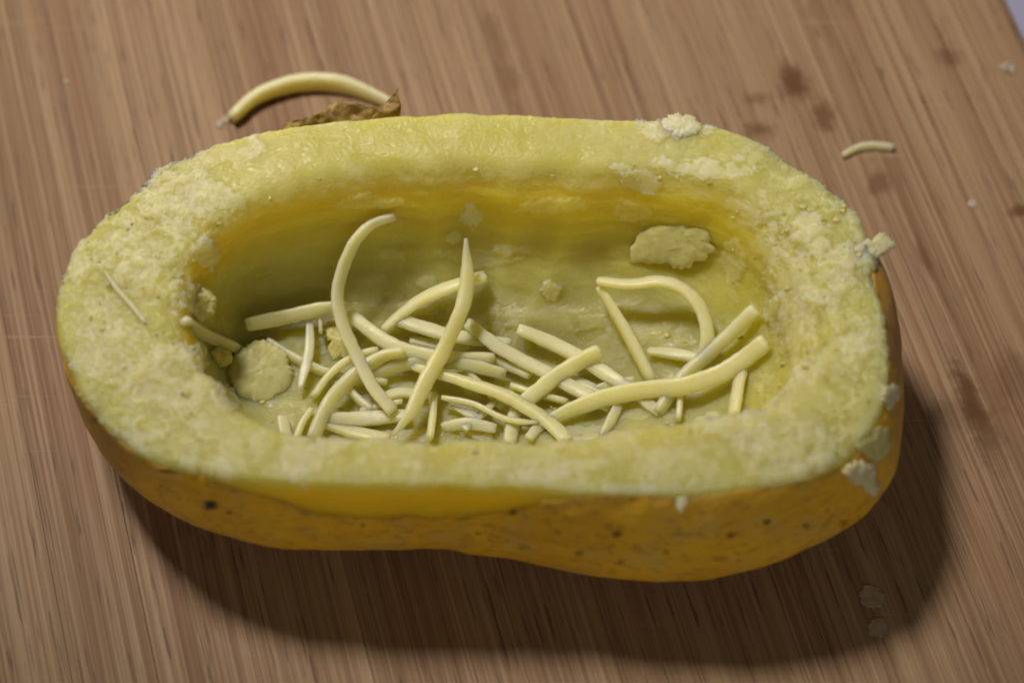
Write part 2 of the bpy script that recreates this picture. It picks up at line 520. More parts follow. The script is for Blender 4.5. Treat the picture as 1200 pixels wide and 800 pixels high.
def catmull(Y, n):                        # Y: (k, NT) -> many rows
    k = Y.shape[0]
    rows, par = [], []
    Yp = np.concatenate([2 * Y[:1] - Y[1:2], Y, 2 * Y[-1:] - Y[-2:-1]])
    for s in range(k - 1):
        p0, p1, p2, p3 = Yp[s], Yp[s + 1], Yp[s + 2], Yp[s + 3]
        for j in range(n[s]):
            t = j / n[s]
            rows.append(0.5 * ((2 * p1) + (-p0 + p2) * t + (2 * p0 - 5 * p1 + 4 * p2 - p3) * t * t + (-p0 + 3 * p1 - 3 * p2 + p3) * t ** 3))
            par.append(s + t)
    rows.append(Y[-1]); par.append(k - 1)
    return np.array(rows), np.array(par)

seg = [14, 26, 44, 44, 30, 36, 38, 44, 26, 40, 40]
RR, par = catmull(ctrl_R, seg)
ZZ, _ = catmull(ctrl_Z, seg)
tl = np.linspace(1.45, 0.06, 26)
rl, zl = lower_profile(E_R, tl)
RR = np.concatenate([rl, RR]); ZZ = np.concatenate([zl + 0.0, ZZ])
par = np.concatenate([np.linspace(-1, -0.04, 26), par])
P = np.stack([CEN[0] + RR * np.cos(TH), CEN[1] + RR * np.sin(TH), ZZ], -1)
nrow = P.shape[0]
PAR = np.broadcast_to(par[:, None], (nrow, NT_))

def grid_normals(P):
    du = np.roll(P, -1, 1) - np.roll(P, 1, 1)
    dv = np.empty_like(P); dv[1:-1] = P[2:] - P[:-2]; dv[0] = P[1] - P[0]; dv[-1] = P[-1] - P[-2]
    N = np.cross(du, dv)
    return N / (np.linalg.norm(N, axis=-1, keepdims=True) + 1e-9)

N = grid_normals(P)
# low bumps everywhere, on skin and flesh alike
lump = fbm(P * 0.55, 3, 5) * 0.10 + fbm(P * 1.5, 3, 9) * 0.03
lump = lump * sstep(-0.9, -0.3, PAR)
def displace_flesh(P, N):
    flesh = sstep(1.0, 2.0, PAR)
    rim = sstep(1.6, 2.2, PAR) * (1 - sstep(5.2, 6.0, PAR))
    wall = sstep(4.8, 5.6, PAR) * (1 - sstep(7.6, 8.4, PAR))
    floor = sstep(7.6, 8.4, PAR)
    px_ = project(P.reshape(-1, 3)).reshape(P.shape[:2] + (2,))
    left = sstep(330, 180, px_[..., 0]); right = sstep(820, 940, px_[..., 0])
    near = sstep(480, 520, px_[..., 1])
    smooth_far = (1 - left) * (1 - right) * sstep(300, 240, px_[..., 1])
    rough = np.clip(left + 0.75 * right + 0.28 * near, 0.12, 1)
    a = fbm(P * 1.9 + 3.1, 6, 21, 0.62)
    b = fbm(P * 3.3 - 7.7, 6, 33, 0.62)
    c = fbm(P * 6.5 + 1.9, 5, 44, 0.6)
    # torn layers with ragged edges
    t1 = sstep(0.05, 0.075, a) * 0.045
    t2 = sstep(0.10, 0.125, b) * 0.034
    t3 = sstep(-0.16, -0.21, a) * -0.03
    lay = (t1 + t2 + t3)
    d = flesh * rim * rough * lay
    d = d + flesh * rim * rough * (0.020 * c + (0.008 + 0.013 * left) * fbm(P * 11, 4, 61, 0.65))
    # the wall is scraped smooth by a spoon, long shallow furrows
    fur = fbm(P * np.array([0.8, 0.8, 5.0]) + 5, 4, 71)
    d = d + wall * (0.05 * fur + (0.25 + right + left) * 0.6 * lay * 0.7 + 0.012 * c)
    fl = fbm(P * np.array([1.4, 2.6, 1.4]), 5, 81, 0.58)
    d = d + floor * (0.09 * fbm(P * 0.9, 3, 91) + 0.012 * sstep(0.04, 0.18, fl) + 0.015 * c)
    d = d + flesh * (0.006 * fbm(P * 30, 2, 101))
    # hand placed torn scales
    tear = fbm(P * 3.0 + 9.3, 6, 141, 0.66)
    scale_pale = np.zeros_like(d)
    front = np.einsum('ijk,ijk->ij', N, EYE - P) > 0
    for (qx, qy, rx, ry, hh, pl) in PATCHES:
        dd = np.hypot((px_[..., 0] - qx) / rx, (px_[..., 1] - qy) / ry)
        if qy > 530: okm = PAR < 4.9
        else: okm = PAR > 1.6
        sel = (dd < 2.2) & front & okm
        m = 1 - sstep(0.93, 1.05, dd[sel] + tear[sel] * 1.5)
        d[sel] += np.maximum(0, m * hh * (0.75 + 0.6 * b[sel]))
        scale_pale[sel] = np.maximum(scale_pale[sel], m * pl)
    # ragged lip
    lipm = np.exp(-((PAR - 4.9) / 0.5) ** 2)
    d = d + lipm * (0.4 + 1.1 * left + 0.4 * right) * (0.07 * b + 0.04 * c)
    pale = np.clip(rim * np.clip(0.25 + 0.5 * left + 0.25 * near + 0.2 * right, 0, 1) * (0.35 + sstep(0.02, 0.12, a) * 0.6 + sstep(0.08, 0.16, b) * 0.5)
                   + lipm * near * 0.7 * sstep(-0.15, 0.2, b) + wall * 0.5 * (right + left) * sstep(0.04, 0.12, a) + floor * 0.35 * sstep(0.08, 0.14, fl) + scale_pale * 0.85, 0, 1)
    rind_glow = np.clip((1 - sstep(1.2, 2.3, PAR)) + 0.75 * sstep(4.4, 5.8, PAR) * (1 - sstep(6.0, 7.8, PAR)) * (1 - 0.85 * right), 0, 1)  # rind yellow under the skin; on the hollow's wall, scattered light painted in
    return d, pale, rind_glow, sstep(6.6, 8.6, PAR)
d, pale, rind_glow, core = displace_flesh(P, N)
PF = P + N * (lump + d - 0.010 * (1 - sstep(1.4, 2.1, PAR)))[..., None]
PF[..., 2] = np.maximum(PF[..., 2], 0.02)

def grid_faces(nr_, nt, flip=False):
    a = np.arange(nr_ - 1)[:, None] * nt + np.arange(nt)[None, :]
    b = np.arange(nr_ - 1)[:, None] * nt + (np.arange(nt)[None, :] + 1) % nt
    F = np.stack([a, b, b + nt, a + nt], -1).reshape(-1, 4)
    return F[:, ::-1].copy() if flip else F

POT_O = (CEN[0], CEN[1], 0.0)
potato = empty('potato', POT_O); potato['_o'] = POT_O
tag(potato, 'boiled yellow potato half hollowed into a boat, holding shredded cheese', 'potato')

Vf = PF.reshape(-1, 3)
nv = len(Vf)
Vf = np.concatenate([Vf, PF[0].mean(0)[None], PF[-1].mean(0)[None]])
Ff = grid_faces(nrow, NT_)
ar = np.arange(NT_); br = (ar + 1) % NT_
cap0 = np.stack([np.full(NT_, nv), br, ar, ar], -1)
last = (nrow - 1) * NT_
def with_caps():
    t0 = [(nv, int(b), int(a)) for a, b in zip(ar, br)]
    t1 = [(nv + 1, int(last + a), int(last + b)) for a, b in zip(ar, br)]
    return t0 + t1
ext = lambda a: np.concatenate([a.ravel(), [0, 0]])
me_attrs = {'pale': ext(pale), 'rind_glow': ext(rind_glow), 'core': ext(core)}
me_attrs['core'][-1] = 1
flesh = mesh_obj('flesh', Vf, Ff, M_FLESH, potato, POT_O, attrs=me_attrs)
bm = bmesh.new(); bm.from_mesh(flesh.data); bm.verts.ensure_lookup_table()
for t in with_caps():
    f = bm.faces.new([bm.verts[i] for i in t]); f.smooth = True
bm.to_mesh(flesh.data); bm.free()
flesh['label'] = 'scooped pale yellow flesh with a torn grainy rim'

# skin: a thin sheet outside the flesh, its ragged top border read off the photo
SKIN_TOP = [(60, 410), (85, 449), (110, 479), (135, 507), (165, 533), (205, 547), (250, 560), (290, 573), (335, 584), (350, 596), (400, 602), (480, 602), (560, 601), (600, 596), (640, 586), (700, 577), (738, 571), (760, 574), (790, 584), (830, 580), (870, 570), (930, 566), (975, 550), (1000, 535), (1020, 500), (1030, 455), (1035, 400), (1024, 340), (1012, 290), (1005, 262)]
st = np.array(SKIN_TOP, float)
nS = 220
wS = np.linspace(0, 1, nS)
Pcol = P[(PAR[:, 0] >= -0.05) & (PAR[:, 0] <= 2.0)][::-1]           # from the cut down to the equator
Ncol = N[(PAR[:, 0] >= -0.05) & (PAR[:, 0] <= 2.0)][::-1]
kk = Pcol.shape[0]
pp = project(Pcol.reshape(-1, 3)).reshape(kk, NT_, 2)
# parameter along the column at which each meridian meets the traced border
oa2 = np.arctan2(st[:, 1] - PC[1], st[:, 0] - PC[0]); or2 = np.hypot(*(st - PC).T)
o2 = np.argsort(oa2)
ang = np.arctan2(pp[..., 1] - PC[1], pp[..., 0] - PC[0]); rad = np.hypot(pp[..., 0] - PC[0], pp[..., 1] - PC[1])
want = np.interp(ang, oa2[o2], or2[o2], left=-1, right=-1)
ok = (want > 0)
cross = np.where(ok & (rad >= want), np.arange(kk)[:, None], kk)
start = cross.min(0).astype(float)
fars = ~ok.any(0) | (fr > 0.22)
start[fars] = 26
start = np.clip(start, 1, kk - 4)
kf = np.exp(-0.5 * (np.arange(-9, 10) / 3.0) ** 2); kf /= kf.sum()
start = np.convolve(np.concatenate([start[-30:], start, start[:30]]), kf, 'same')[30:-30]
edge_n = fbm(np.stack([np.cos(TH) * 9, np.sin(TH) * 9, 0 * TH], -1), 5, 111, 0.65)
start = np.clip(start + edge_n * 3.0, 0.5, kk - 3)
rows = 60
sk, skn = np.empty((rows, NT_, 3)), np.empty((rows, NT_, 3))
lumpcol = lump[(PAR[:, 0] >= -0.05) & (PAR[:, 0] <= 2.0)][::-1]
for r_ in range(rows):
    f = start + (kk - 1 - start) * (r_ / (rows - 1))
    i0 = np.clip(np.floor(f).astype(int), 0, kk - 2); t = (f - i0)[:, None]
    j = np.arange(NT_)
    sk[r_] = Pcol[i0, j] * (1 - t) + Pcol[i0 + 1, j] * t
    skn[r_] = Ncol[i0, j] * (1 - t) + Ncol[i0 + 1, j] * t
    sk[r_] += skn[r_] * ((lumpcol[i0, j] * (1 - t[:, 0]) + lumpcol[i0 + 1, j] * t[:, 0]))[:, None]
low = (PAR[:, 0] < -0.05)
Plow = (P + N * lump[..., None])[low][::-1]; Nlow = N[low][::-1]
SKN = np.concatenate([sk, Plow]); SN = np.concatenate([skn, Nlow])
tuck = SKN[:1] - SN[:1] * 0.05
wr = fbm(SKN * 5, 4, 121) * 0.010
SKV = SKN + SN * (0.010 + wr * 0.7)[..., None]
SKV = np.concatenate([tuck, SKV])
SKV[..., 2] = np.maximum(SKV[..., 2], 0.0)
srow = SKV.shape[0]
SPOTS = [(247, 591, 0.13, 0.09, 1.0), (205, 552, 0.22, 0.03, 0.8), (268, 600, 0.04, 0.03, 0.7), (188, 570, 0.04, 0.04, 0.5), (601, 601, 0.06, 0.05, 0.8), (722, 627, 0.08, 0.06, 0.75), (857, 627, 0.09, 0.06, 0.85), (898, 612, 0.08, 0.05, 0.9), (945, 616, 0.06, 0.05, 0.75), (989, 612, 0.07, 0.05, 0.6), (680, 648, 0.09, 0.05, 0.6), (726, 659, 0.08, 0.04, 0.6), (425, 615, 0.05, 0.04, 0.6), (560, 625, 0.05, 0.03, 0.45), (781, 646, 0.05, 0.04, 0.45), (654, 624, 0.05, 0.03, 0.4), (575, 615, 0.14, 0.03, 0.3), (615, 640, 0.10, 0.05, 0.35), (845, 655, 0.15, 0.03, 0.4), (1030, 385, 0.10, 0.14, 0.5), (1028, 350, 0.05, 0.10, 0.45), (112, 492, 0.12, 0.08, 0.5), (790, 588, 0.05, 0.06, 0.5)]
fpos = SKV
spot = np.zeros(SKV.shape[:2])
spx = project(SKV.reshape(-1, 3)).reshape(srow, NT_, 2)
jit = fbm(SKV * 7, 3, 131) * 0.7
facing = np.einsum('ijk,ijk->ij', np.concatenate([SN[:1], SN]), EYE - SKV) > 0
for (sx, sy, ra, rb, s_) in SPOTS:
    dd = np.hypot((spx[..., 0] - sx) / (ra * 80), (spx[..., 1] - sy) / (rb * 80)) + jit
    spot = np.maximum(spot, s_ * (1 - sstep(0.45, 1.25, dd)) * facing)
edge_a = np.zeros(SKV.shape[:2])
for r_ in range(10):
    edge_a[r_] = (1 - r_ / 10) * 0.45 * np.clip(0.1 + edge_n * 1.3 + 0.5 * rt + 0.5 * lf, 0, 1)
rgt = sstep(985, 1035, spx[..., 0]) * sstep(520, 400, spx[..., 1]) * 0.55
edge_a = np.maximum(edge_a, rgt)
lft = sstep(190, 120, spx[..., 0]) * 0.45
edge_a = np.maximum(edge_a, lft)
SKV[1:] -= SN * (0.006 * spot[1:])[..., None]
skin = mesh_obj('skin', SKV.reshape(-1, 3), grid_faces(srow, NT_, True), M_SKIN, potato, POT_O,
                attrs={'spot': spot.ravel(), 'edge': edge_a.ravel()})
skin['label'] = 'thin brownish yellow skin with dark spots, peeled back from the rim'

# ------------------------------------------------------------------ ray casts onto the finished flesh
BV = BVHTree.FromPolygons([Vector(v) for v in Vf], [tuple(int(i) for i in f) for f in Ff[::1]], epsilon=0.0)
SKF = grid_faces(srow, NT_, True)
BVS = BVHTree.FromPolygons([Vector(v) for v in SKV.reshape(-1, 3)], [tuple(int(i) for i in f) for f in SKF], epsilon=0.0)
EV = Vector(EYE)
def hit(x, y, bv=BV):
    d_ = Vector(ray(x, y))
    loc, nrm, idx, dist = bv.ray_cast(EV, d_)
    return loc, nrm, dist, d_

def on_food(x, y, lift):
    """point 'lift' cm above the flesh seen at this pixel; behind the near lip, above the cavity floor"""
    loc, nrm, dist, d_ = hit(x, y)
    if loc is None or (loc.z > 2.7 and y > 470):
        return at(x, y, 0.82 + lift)
    return np.array(loc - d_ * lift * 1.0)

def spline(Pk, n):
    Pk = np.asarray(Pk, float)
    Q = np.concatenate([2 * Pk[:1] - Pk[1:2], Pk, 2 * Pk[-1:] - Pk[-2:-1]])
    out = []
    for s in range(len(Pk) - 1):
        for j in range(n):
            t = j / n
            p0, p1, p2, p3 = Q[s:s + 4]
            out.append(0.5 * (2 * p1 + (p2 - p0) * t + (2 * p0 - 5 * p1 + 4 * p2 - p3) * t * t + (3 * p1 - p0 - 3 * p2 + p3) * t ** 3))
    out.append(Pk[-1])
    return np.array(out)

def strand(name, pts, wpx, label, cat='cheese', group=None, taper=(0.8, 0.8), mat=None, flat=0.55, board_z=None, parent=None):
    """a shred: pixel path with lift (cm), width in photo pixels, slightly flat round section, broken ends"""
    if board_z is None:
        K = [on_food(x, y, l * (0.78 if l > 0.15 else 1.0)) for x, y, l in pts]
    else:
        K = [at(x, y, board_z + l) for x, y, l in pts]
    A = spline(K, 9)
    n = len(A)
    T = np.gradient(A, axis=0); T /= np.linalg.norm(T, axis=1, keepdims=True)
    rad0 = wpx / 80.0 / 2
    m = 16
    rad0 *= 1.14
    seed = rng.integers(0, 9999)
    ref = np.array([0, 0, 1.0]) if abs(T[0][2]) < 0.9 else np.array([1.0, 0, 0])
    V = []
    tw = rng.uniform(0, 6.28); twr = rng.uniform(-0.8, 0.8)
    bn = np.cross(T[0], ref); bn /= np.linalg.norm(bn)
    s = np.linspace(0, 1, n)
    arc = np.concatenate([[0], np.cumsum(np.linalg.norm(np.diff(A, axis=0), axis=1))]); tot = arc[-1]
    for k in range(n):
        bn = bn - T[k] * (bn @ T[k]); bn /= np.linalg.norm(bn)
        c2 = np.cross(T[k], bn)
        e0, e1 = arc[k] / rad0, (tot - arc[k]) / rad0
        tp = taper[0] + (1 - taper[0]) * min(1, e0 / 5.0)
        tp = min(tp, taper[1] + (1 - taper[1]) * min(1, e1 / 5.0))
        cap = min(1.0, math.sqrt(max(0.0, min(e0, e1) + 0.7)) / 0.95)
        for j in range(m):
            a = 2 * math.pi * j / m
            ca, sa = math.cos(a), math.sin(a)
            x_ = math.copysign(abs(ca) ** 0.62, ca); y_ = math.copysign(abs(sa) ** 0.62, sa) * flat
            t_ = tw + twr * s[k]
            xx, yy = x_ * math.cos(t_) - y_ * math.sin(t_), x_ * math.sin(t_) + y_ * math.cos(t_)
            V.append(A[k] + (bn * xx + c2 * yy) * rad0 * tp * cap)
    V = np.array(V)
    nz = fbm(V * 3.5 + seed, 3, 200) * 0.10 + fbm(V * 12 + seed, 3, 210) * 0.10
    ctr = np.repeat(A, m, 0)
    jj = np.tile(np.arange(m), n); rid = (rng.uniform(-1, 1, m) * 0.07)[jj]
    V = ctr + (V - ctr) * (1 + nz + rid)[:, None]
    # broken ends
    e_j = rng.uniform(-0.35, 0.35, (2, m)) * rad0
    V[:m] -= T[0] * (np.abs(e_j[0]) )[:, None]
    V[-m:] += T[-1] * (np.abs(e_j[1]))[:, None]
    F = []
    for k in range(n - 1):
        for j in range(m):
            j2 = (j + 1) % m
            F.append((k * m + j, k * m + j2, (k + 1) * m + j2, (k + 1) * m + j))
    V = np.concatenate([V, [V[:m].mean(0) - T[0] * 0.1 * rad0], [V[-m:].mean(0) + T[-1] * 0.1 * rad0]])
    a_, b_ = len(V) - 2, len(V) - 1
    for j in range(m):
        j2 = (j + 1) % m
        F.append((a_, j2, j)); F.append((b_, (n - 1) * m + j, (n - 1) * m + j2))
    org = V.mean(0); org[2] = V[:, 2].min()
    o = mesh_obj(name, V, F, mat or M_CHEESE, parent, org)
    if parent is None: tag(o, label, cat, group)
    return o

def flake(name, poly, label, thick=0.10, mat=None, bv='flesh', lift=0.0, cat='potato crumb', group=None, tilt=None, board=False, rag=0.22, dome=0.0, crisp=False):
    """a torn flake whose outline in the photo is poly, lying along the surface it sticks to"""
    poly = np.array(poly, float)
    c = poly.mean(0)
    if board:
        loc, nrm = Vector(at(c[0], c[1], 0.0)), Vector((0, 0, 1))
    else:
        hits = []
        for p in [c] + [c + (p - c) * 0.6 for p in poly]:
            for b in ((BVS, BV) if bv == 'skin' else (BV,)):
                h = hit(p[0], p[1], b)
                if h[0] is not None: hits.append(h); break
        loc = hits[0][0]
        nrm = Vector((0, 0, 0))
        for h in hits: nrm += h[1] if h[1].dot(h[3]) < 0 else -h[1]
        nrm.normalize()
        vd = Vector(ray(*c))
        if tilt is not None: nrm = (nrm * (1 - tilt) - vd * tilt).normalized()
        loc = loc + nrm * lift
    nA, nR = 132, 18
    ca = np.arctan2(poly[:, 1] - c[1], poly[:, 0] - c[0]); cr = np.hypot(*(poly - c).T)
    o_ = np.argsort(ca); ca, cr = ca[o_], cr[o_]
    ca = np.concatenate([ca - 2 * math.pi, ca, ca + 2 * math.pi]); cr = np.concatenate([cr] * 3)
    th = np.linspace(-math.pi, math.pi, nA, endpoint=False)
    R_ = np.interp(th, ca, cr)
    sd = int(rng.integers(0, 9999))
    R0_ = R_.copy()
    R_ = R_ * (1 + rag * 2.0 * fbm(np.stack([np.cos(th) * 3, np.sin(th) * 3, 0 * th + sd], -1), 6, 7, 0.75))
    Lv = np.array(loc); Nv = np.array(nrm)
    def onplane(x, y):
        d_ = ray(x, y); t = ((Lv - EYE) @ Nv) / (d_ @ Nv)
        return EYE + d_ * t
    gy, gx = np.meshgrid((np.arange(nR) + 1) / nR, th, indexing='ij')
    sz = R0_.mean() / 80.0
    G3 = np.stack([gy * np.cos(gx) * sz, gy * np.sin(gx) * sz, np.full_like(gx, sd * 0.37)], -1)
    LUM = fbm(G3 * 1.6 / sz, 4, 301, 0.5)
    top, bot = [], []
    for k in range(nR):
        f = (k + 1) / nR
        for j in range(nA):
            rj = R0_[j] * f + (R_[j] - R0_[j]) * f ** 5
            q = onplane(c[0] + rj * math.cos(th[j]), c[1] + rj * math.sin(th[j]))
            lum = 0.85 + (0.25 if dome else 0.7) * LUM[k, j]
            prof = thick * max(0.0, lum) * (1 - f ** (7 if crisp else 4)) + (0.30 * thick if crisp else -0.005)
            if board: prof = 0.007 + max(0.0, prof)
            top.append(q + Nv * prof)
            bot.append(q - Nv * (-0.003 if board else 0.05))
    top, bot = np.array(top), np.array(bot)
    amp = min(1.0, thick / 0.1)
    nz = fbm(top * 3 + sd, 5, 300, 0.62)
    top += Nv * (amp * (0.3 if dome else 1.0) * (0.02 * nz + 0.012 * sstep(0.02, 0.16, fbm(top * 4 + sd, 4, 310, 0.6))))[:, None]
    if board: top[:, 2] = np.maximum(top[:, 2], 0.006)
    ctop = onplane(*c) + Nv * (thick + 0.006)
    V = np.concatenate([[ctop], top, bot[-nA:], [onplane(*c) - Nv * (-0.003 if board else 0.05)]])
    F = []
    for j in range(nA):
        j2 = (j + 1) % nA
        F.append((0, 1 + j2, 1 + j))
        for k in range(nR - 1):
            a = 1 + k * nA
            F.append((a + j, a + j2, a + nA + j2, a + nA + j))
        a = 1 + (nR - 1) * nA
        F.append((a + j, a + j2, a + nA + j2, a + nA + j))
        F.append((a + nA + j2, len(V) - 1, a + nA + j))
    bm = bmesh.new()
    vv = [bm.verts.new(v) for v in V]
    for f in F: bm.faces.new([vv[i] for i in f])
    bmesh.ops.recalc_face_normals(bm, faces=bm.faces)
    F2 = [tuple(v.index for v in f.verts) for f in (bm.verts.index_update() or bm.faces)]
    bm.free()
    V[:, 2] = np.maximum(V[:, 2], 0.0)
    org = V.mean(0); org[2] = V[:, 2].min()
    o = mesh_obj(name, V, F2, mat or M_FLAKE, None, org)
    return tag(o, label, cat, group)

# ------------------------------------------------------------------ cheese inside the hollow
G = 'shredded cheese in the potato'
def cs(pts, w, label, taper=(0.85, 0.85), **k): return strand('cheese_strand', pts, w, label, group=G, taper=taper, **k)
# lowest layer
cs([(381,496,.1),(414,506,.12),(454,514,.1)], 17, 'thick cheese strand along the near rim, left of centre')
cs([(378,491,.2),(425,490,.22),(478,486,.25)], 16, 'level cheese strand just above the near rim, ending at the long upright strand')
cs([(331,489,.12),(333,500,.12),(336,514,.1)], 15, 'leftmost short cheese stub poking up behind the near rim')
cs([(364,480,.2),(354,496,.2),(347,515,.15)], 15, 'second short cheese stub from the left behind the near rim')
cs([(314,400,.1),(342,418,.12),(371,432,.15),(402,442,.2)], 13, 'cheese strand slanting down right beside the round potato lump')
cs([(407,455,.2),(420,468,.2),(434,480,.2)], 14, 'short cheese strand under the crossing of the left heap')
cs([(508,463,.3),(507,485,.3),(504,512,.25)], 14, 'short upright cheese strand by the near rim under the centre')
cs([(578,472,.2),(562,487,.2),(544,502,.2)], 12, 'short slanted cheese strand behind the near rim, right of centre')
cs([(530,476,.25),(545,483,.25),(562,489,.22)], 11, 'small curled cheese bit beside the short upright strand', taper=(.3,.8))
cs([(604,478,.2),(601,495,.2),(597,518,.15)], 16, 'stubby cheese piece hidden partly below the thick centre strand')
cs([(580,421,.2),(598,430,.2),(620,440,.22)], 14, 'short cheese piece between the two parallel slanting strands')
cs([(725,474,.15),(716,492,.15),(704,516,.1)], 13, 'short cheese strand poking down below the long sweeping strand')
cs([(743,461,.1),(756,470,.1),(772,482,.1)], 13, 'short cheese end under the long sweeping strand at right')
cs([(797,452,.12),(797,470,.12),(795,490,.1)], 14, 'short upright cheese stub below the long sweeping strand')
cs([(868,437,.2),(864,458,.22),(859,486,.2)], 19, 'isolated upright cheese stub at the right end of the hollow', taper=(.9,1))
cs([(216,376,.1),(242,393,.12),(277,408,.12)], 14, 'cheese strand at the left end, above the round potato lump')
cs([(761,411,.1),(790,414,.12),(820,420,.15)], 13, 'level cheese strand inside the arched loop')
cs([(620,512,.25),(632,500,.25),(645,492,.25)], 12, 'small cheese bit behind the near rim beside the thick strand')
cs([(392,452,.12),(420,446,.14),(452,448,.14)], 14, 'cheese strand lying under the long bowed strand at left')
cs([(440,470,.12),(466,460,.14),(496,462,.14)], 14, 'cheese strand between the tall left and tall centre strands, low in the heap')
cs([(520,500,.12),(548,496,.14),(580,502,.12)], 13, 'low cheese strand along the near rim right of the short upright one')
cs([(546,436,.14),(566,452,.14),(588,476,.12)], 14, 'low cheese strand under the thick centre strand')
cs([(600,452,.12),(630,462,.14),(664,470,.14)], 14, 'low cheese strand under the square ended one')
cs([(655,440,.12),(684,450,.12),(712,462,.12)], 13, 'low cheese strand beneath the slanting pair, right of centre')
cs([(482,398,.16),(512,404,.18),(548,404,.18)], 13, 'cheese strand tucked behind the tall centre strand')
cs([(424,482,.18),(448,476,.2),(470,470,.2)], 12, 'short cheese piece at the foot of the tall left strand')
cs([(690,462,.1),(712,452,.12),(742,446,.12)], 12, 'short cheese piece under the foot of the straight descending strand')
# middle layers
cs([(450,385,.25),(472,366,.3),(497,349,.35),(534,334,.35),(567,324,.25)], 17, 'cheese strand rising right behind the tall centre strand')
cs([(465,374,.3),(497,384,.35),(526,392,.35),(560,398,.3),(597,400,.25)], 16, 'nearly level cheese strand across the back of the heap', taper=(.9,.5))
cs([(368,463,.25),(385,440,.32),(410,421,.4),(441,411,.4)], 15, 'short arched cheese strand at the left of the heap')
cs([(367,511,.25),(385,473,.42),(407,447,.5),(428,430,.55),(450,417,.62),(472,413,.66)], 17, 'long bowed cheese strand reaching the near rim at left')
cs([(609,386,.2),(642,400,.25),(681,419,.3),(718,443,.25),(738,456,.2)], 16, 'slanting cheese strand starting at the back, right of centre')
cs([(548,379,.3),(580,404,.38),(609,421,.38),(642,438,.35),(671,454,.3),(714,477,.2)], 15, 'long slanting cheese strand across the middle of the heap')
cs([(409,367,.3),(432,386,.42),(461,405,.5),(494,415,.5),(526,420,.48),(578,420,.4)], 16, 'cheese strand curving from the tall left strand to the centre')
cs([(437,440,.3),(470,428,.4),(510,424,.42),(552,428,.4),(590,438,.3)], 15, 'cheese strand arched low under the middle of the heap')
cs([(488,430,.36),(512,437,.46),(555,450,.52),(592,463,.5),(622,480,.45),(645,496,.4),(664,515,.3)], 19, 'thickest cheese strand, running from the centre down to the near rim')
cs([(519,466,.42),(555,473,.42),(588,489,.42),(612,494,.42),(640,494,.4)], 11, 'thin wavy cheese strand below the thickest one', taper=(.9,.3))
cs([(614,470,.4),(642,448,.45),(671,428,.45),(702,412,.38)], 18, 'thick cheese strand rising right with a square broken end', taper=(1,1))
cs([(363,379,.3),(362,412,.36),(351,455,.3)], 11, 'thin upright cheese strand under the level left one', taper=(.7,.5))
cs([(372,368,.3),(375,378,.32),(376,390,.3)], 8, 'tiny cheese splinter hanging from the level left strand')
cs([(290,380,.3),(334,371,.4),(389,359,.5),(418,356,.5)], 16, 'level cheese strand crossing the tall one at the left', taper=(.95,.25))
# upper pieces
cs([(645,490,.3),(689,472,.4),(743,458,.48),(797,453,.5),(841,439,.45),(870,422,.4),(896,401,.3)], 19, 'longest sweeping cheese strand at the right, ending against the right wall', taper=(.6,1))
cs([(772,482,.1),(797,446,.3),(823,421,.4),(855,392,.4),(884,364,.3)], 16, 'cheese strand slanting up to the right wall, behind the sweeping one', taper=(.9,1))
cs([(703,338,.5),(732,386,.45),(764,446,.25)], 18, 'straight cheese strand descending from the corner of the arched loop', taper=(.8,1))
cs([(702,329,.6),(736,333,.62),(776,330,.65),(805,342,.62),(824,368,.55),(829,398,.45),(822,424,.3)], 15, 'cheese strand bent into an arched loop at the right', taper=(.9,1))
cs([(461,254,.15),(436,263,.3),(416,283,.5),(401,316,.7),(395,349,.85),(403,385,.85),(420,421,.75),(437,454,.6),(460,481,.4)], 15, 'tall hooked cheese strand leaning on the far wall at left', taper=(.75,1))
cs([(546,282,.45),(547,331,.75),(539,367,.85),(519,410,.85),(497,450,.75),(481,483,.6),(462,508,.4)], 17, 'tall upright cheese strand at the centre, pointed at both ends', taper=(.25,.25))

# ------------------------------------------------------------------ cheese elsewhere
GB = 'cheese lying outside the hollow'
strand('cheese_strand', [(273,137,.0),(300,114,.02),(345,98,.03),(392,98,.02),(430,109,0),(458,122,0)], 27, 'thick curved cheese strand on the board behind the potato', group=GB, taper=(.85,.55), board_z=.13)
strand('cheese_strand', [(988,182,0),(1005,174,0),(1025,171,0),(1046,173,0)], 11, 'small curved cheese shred on the board right of the potato', group=GB, board_z=.06)
strand('cheese_strand', [(122,318,.03),(138,341,.04),(155,360,.04),(170,379,.03)], 8, 'thin whitish cheese sliver lying on the left rim of the potato', group=GB, taper=(.4,1), mat=M_WHITE)

# ------------------------------------------------------------------ potato lumps and flakes
FG = 'loose potato bits'
flake('potato_flake', [(742,304),(752,272),(772,262),(790,258),(806,248),(828,244),(846,250),(846,268),(832,282),(838,292),(818,304),(800,313),(776,308)], 'largest ragged potato flake stuck to the far wall at right', .045, lift=.07, tilt=.30, group=FG, rag=.13, crisp=True)
flake('potato_lump', [(262,438),(270,418),(290,404),(316,402),(336,414),(343,436),(336,458),(316,471),(290,470),(270,458)], 'round potato lump on the hollow floor at left', .11, lift=.10, tilt=.5, group=FG, rag=.12, dome=.6, mat=M_LUMP, crisp=True)
flake('potato_flake', [(384,378),(400,372),(410,390),(408,416),(394,420),(386,400)], 'flat potato chip behind the tall left cheese strand', .08, lift=.1, tilt=.3, group=FG)
flake('potato_lump', [(213,350),(228,338),(248,344),(252,362),(240,374),(220,370)], 'potato lump in the shaded left end of the hollow', .14, lift=.08, group=FG)
flake('potato_lump', [(248,412),(262,408),(272,416),(268,428),(254,426)], 'small potato lump beside the left cheese strand', .10, lift=.06, group=FG)
flake('potato_flake', [(772,150),(782,138),(800,136),(816,140),(822,150),(806,158),(786,158)], 'ragged white potato flake standing on the far rim, right', .035, lift=.01, group=FG, mat=M_WHITE, tilt=.3)
